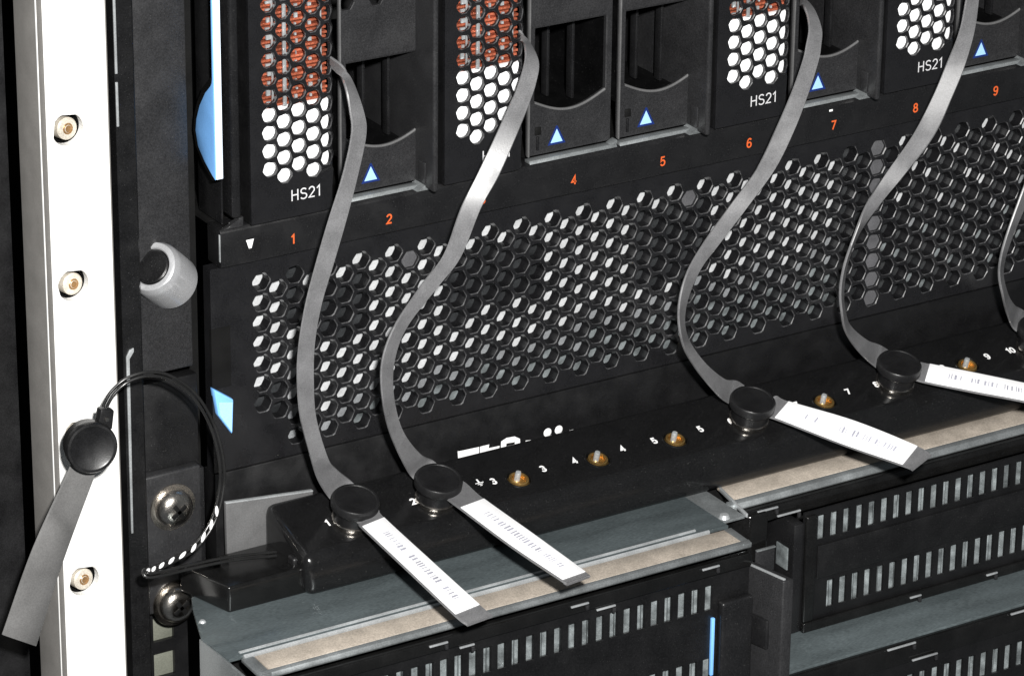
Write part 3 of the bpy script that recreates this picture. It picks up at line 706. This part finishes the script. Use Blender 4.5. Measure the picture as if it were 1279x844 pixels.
def snap(par, c, ax, big=True):
    b = lathe('snap_base', [(0, -.1), (5.5, -.1), (5.7, .2), (5.7, 1.3), (5.2, 1.6)], c, ax, 'chrome', par, 40)
    lathe('snap_collar', [(4.9, 1.3), (5.4, 1.6), (5.4, 4.4), (4.8, 4.8)], c, ax, 'cap_black', par, 40)
    cp = lathe('snap_cap', [(4.5, 5.0), (6.2, 5.1), (6.6, 5.5), (6.6, 7.4), (6.25, 7.9), (5.75, 7.95), (5.5, 7.75), (2.5, 7.65), (0, 7.6)], c, ax, 'cap_black', par, 48)
    return cp
def make_strap(i, label):
    c = onbar(PX(i)-.9); t = thing('tag_strap', label, 'strap', c, 'grey straps snapped to the bar')
    A = STRAPS['A'][i]; T = STRAPS['T'][i]
    cl = [onbar(PX(i)-3.8, -19.5, 4.7), onbar(PX(i)+3.8, -19.5, 4.7)]
    PL = [p[0] for p in A] + [cl[0]]; PR = [p[1] for p in A] + [cl[1]]
    st = link('strap_band', from_bm(ribbon_bm(PL, PR, .7), 'strap_band'), 'strap_grey', t, 50)
    TL = [onbar(PX(i)-3.6, -19.5, 4.8)] + [Vector(p[0]) for p in T[1:]]; TR = [onbar(PX(i)+3.6, -19.5, 4.8)] + [Vector(p[1]) for p in T[1:]]
    tg = link('tag_tail', from_bm(ribbon_bm(TL, TR, .8), 'tag_tail'), 'strap_grey', t, 50)
    a = catmull(TL, 7); b = catmull(TR, 7)
    s0, s1 = 14, len(a)-1-7
    la = [a[q].lerp(b[q], .03) for q in range(s0, s1+1)]; lb = [a[q].lerp(b[q], .97) for q in range(s0, s1+1)]
    lab = link('paper_label', from_bm(ribbon_bm(la, lb, .22, lift=.52, k=0), 'paper_label'), 'label_white', tg, 50)
    # rows of small print on the label
    bmp = bmesh.new(); rnd = random.Random(i); N_ = len(la)-1
    def at(s, u):
        f = s*N_; q = min(int(f), N_-1); p = la[q].lerp(la[q+1], f-q); r = lb[q].lerp(lb[q+1], f-q)
        nr = (la[q+1]-la[q]).cross(lb[q]-la[q]).normalized()
        if nr.dot(CAMPOS-p) < 0: nr = -nr
        return p.lerp(r, u) + nr*.68
    s = .16
    while s < .86:
        wd = rnd.choice((.006, .010, .014)); u0 = .40+rnd.uniform(-.02, .02); u1 = .64+rnd.uniform(-.03, .03)
        if rnd.random() < .82: bmp.faces.new([bmp.verts.new(p) for p in (at(s, u0), at(s+wd, u0), at(s+wd, u1), at(s, u1))])
        s += wd + rnd.choice((.010, .014, .022))
    me = bpy.data.meshes.new('label_print'); bmp.to_mesh(me); bmp.free(); link('label_print', me, 'print_grey', lab)
    snap(t, c, NB)
    return t
make_strap(1, 'grey strap snapped at number 1 with its white label tail nearest the camera')
make_strap(2, 'grey strap snapped at number 2 with printed white label tail over tan strip')
make_strap(6, 'grey strap snapped at number 6, its white label tail pointing lower right')
make_strap(8, 'grey strap snapped at number 8, its white label tail cut by right edge')
make_strap(10, 'grey strap cut off at the right edge of the picture')

# ------------------------------------------------------------------ loose lead hanging in front of the white post
ld = thing('tag_lead', 'loose grey tag with black snap and looped wire hanging before white post', 'lead', (-62, -22, -26))
H = STRAPS['hang']
link('tag_tail', from_bm(ribbon_bm([p[0] for p in H], [p[1] for p in H], .8), 'tag_tail'), 'tag_grey', ld, 50)
hd = Vector(STRAPS['hangdisc'])
AX = Vector((-.18, -.96, .12)).normalized()
lathe('snap_collar', [(5.9, -3.6), (6.2, -3.2), (6.2, -.6), (5.6, -.2)], hd, AX, 'cap_black', ld, 40)
lathe('snap_cap', [(5.8, -.3), (6.5, -.2), (6.75, .3), (6.75, 2.2), (6.4, 2.7), (5.8, 2.75), (5.5, 2.55), (0, 2.45)], hd, AX, 'cap_black', ld, 48)
lg = prism('snap_lug', [(-60.2, -19.5), (-59.0, -14.6), (-55.2, -15.6), (-56.0, -21)], -23.5, -20.8, 'y', 'cap_black', ld, .5)
lathe('lug_pin', [(0, .4), (.55, .35), (.65, 0)], (-57.6, -23.6, -17.6), (0, -1, 0), 'chrome', lg, 12)
C = catmull(STRAPS['cable'], 12); toC = lambda p: (CAMPOS-p).normalized()
sd = []
for q in range(len(C)):
    t_ = (C[min(q+1, len(C)-1)]-C[max(q-1, 0)]).normalized(); sd.append(t_.cross(toC(C[q])).normalized())
n0, n1 = 9*12, 14*12
def strand(ph, tw):
    out = []
    for q in range(len(C)):
        a = ph + (tw*(q-n0)/6.0*2*math.pi if n0 < q < n1 else (tw*(n1-n0)/6.0*2*math.pi if q >= n1 else 0))
        out.append(C[q] + sd[q]*.5*math.cos(a) + toC(C[q])*.5*math.sin(a))
    return out
W1 = strand(0, 0); W2 = strand(math.pi, 0)
link('wire', from_bm(tube_bm(W1, .43, 8, k=0), 'wire'), 'cable_black', ld, 60)
link('wire', from_bm(tube_bm(W2, .43, 8, k=0), 'wire'), 'cable_black', ld, 60)
q = n0+4
while q < n1-4:
    seg = [C[q+j] + toC(C[q+j])*.72 + sd[q+j]*(.45-.22*j) for j in range(5)]
    link('white_strand', from_bm(tube_bm(seg, lambda s_: .2+.34*math.sin(math.pi*min(1, max(0, s_))), 6, k=3), 'white_strand'), 'cable_white', ld, 60)
    q += 6
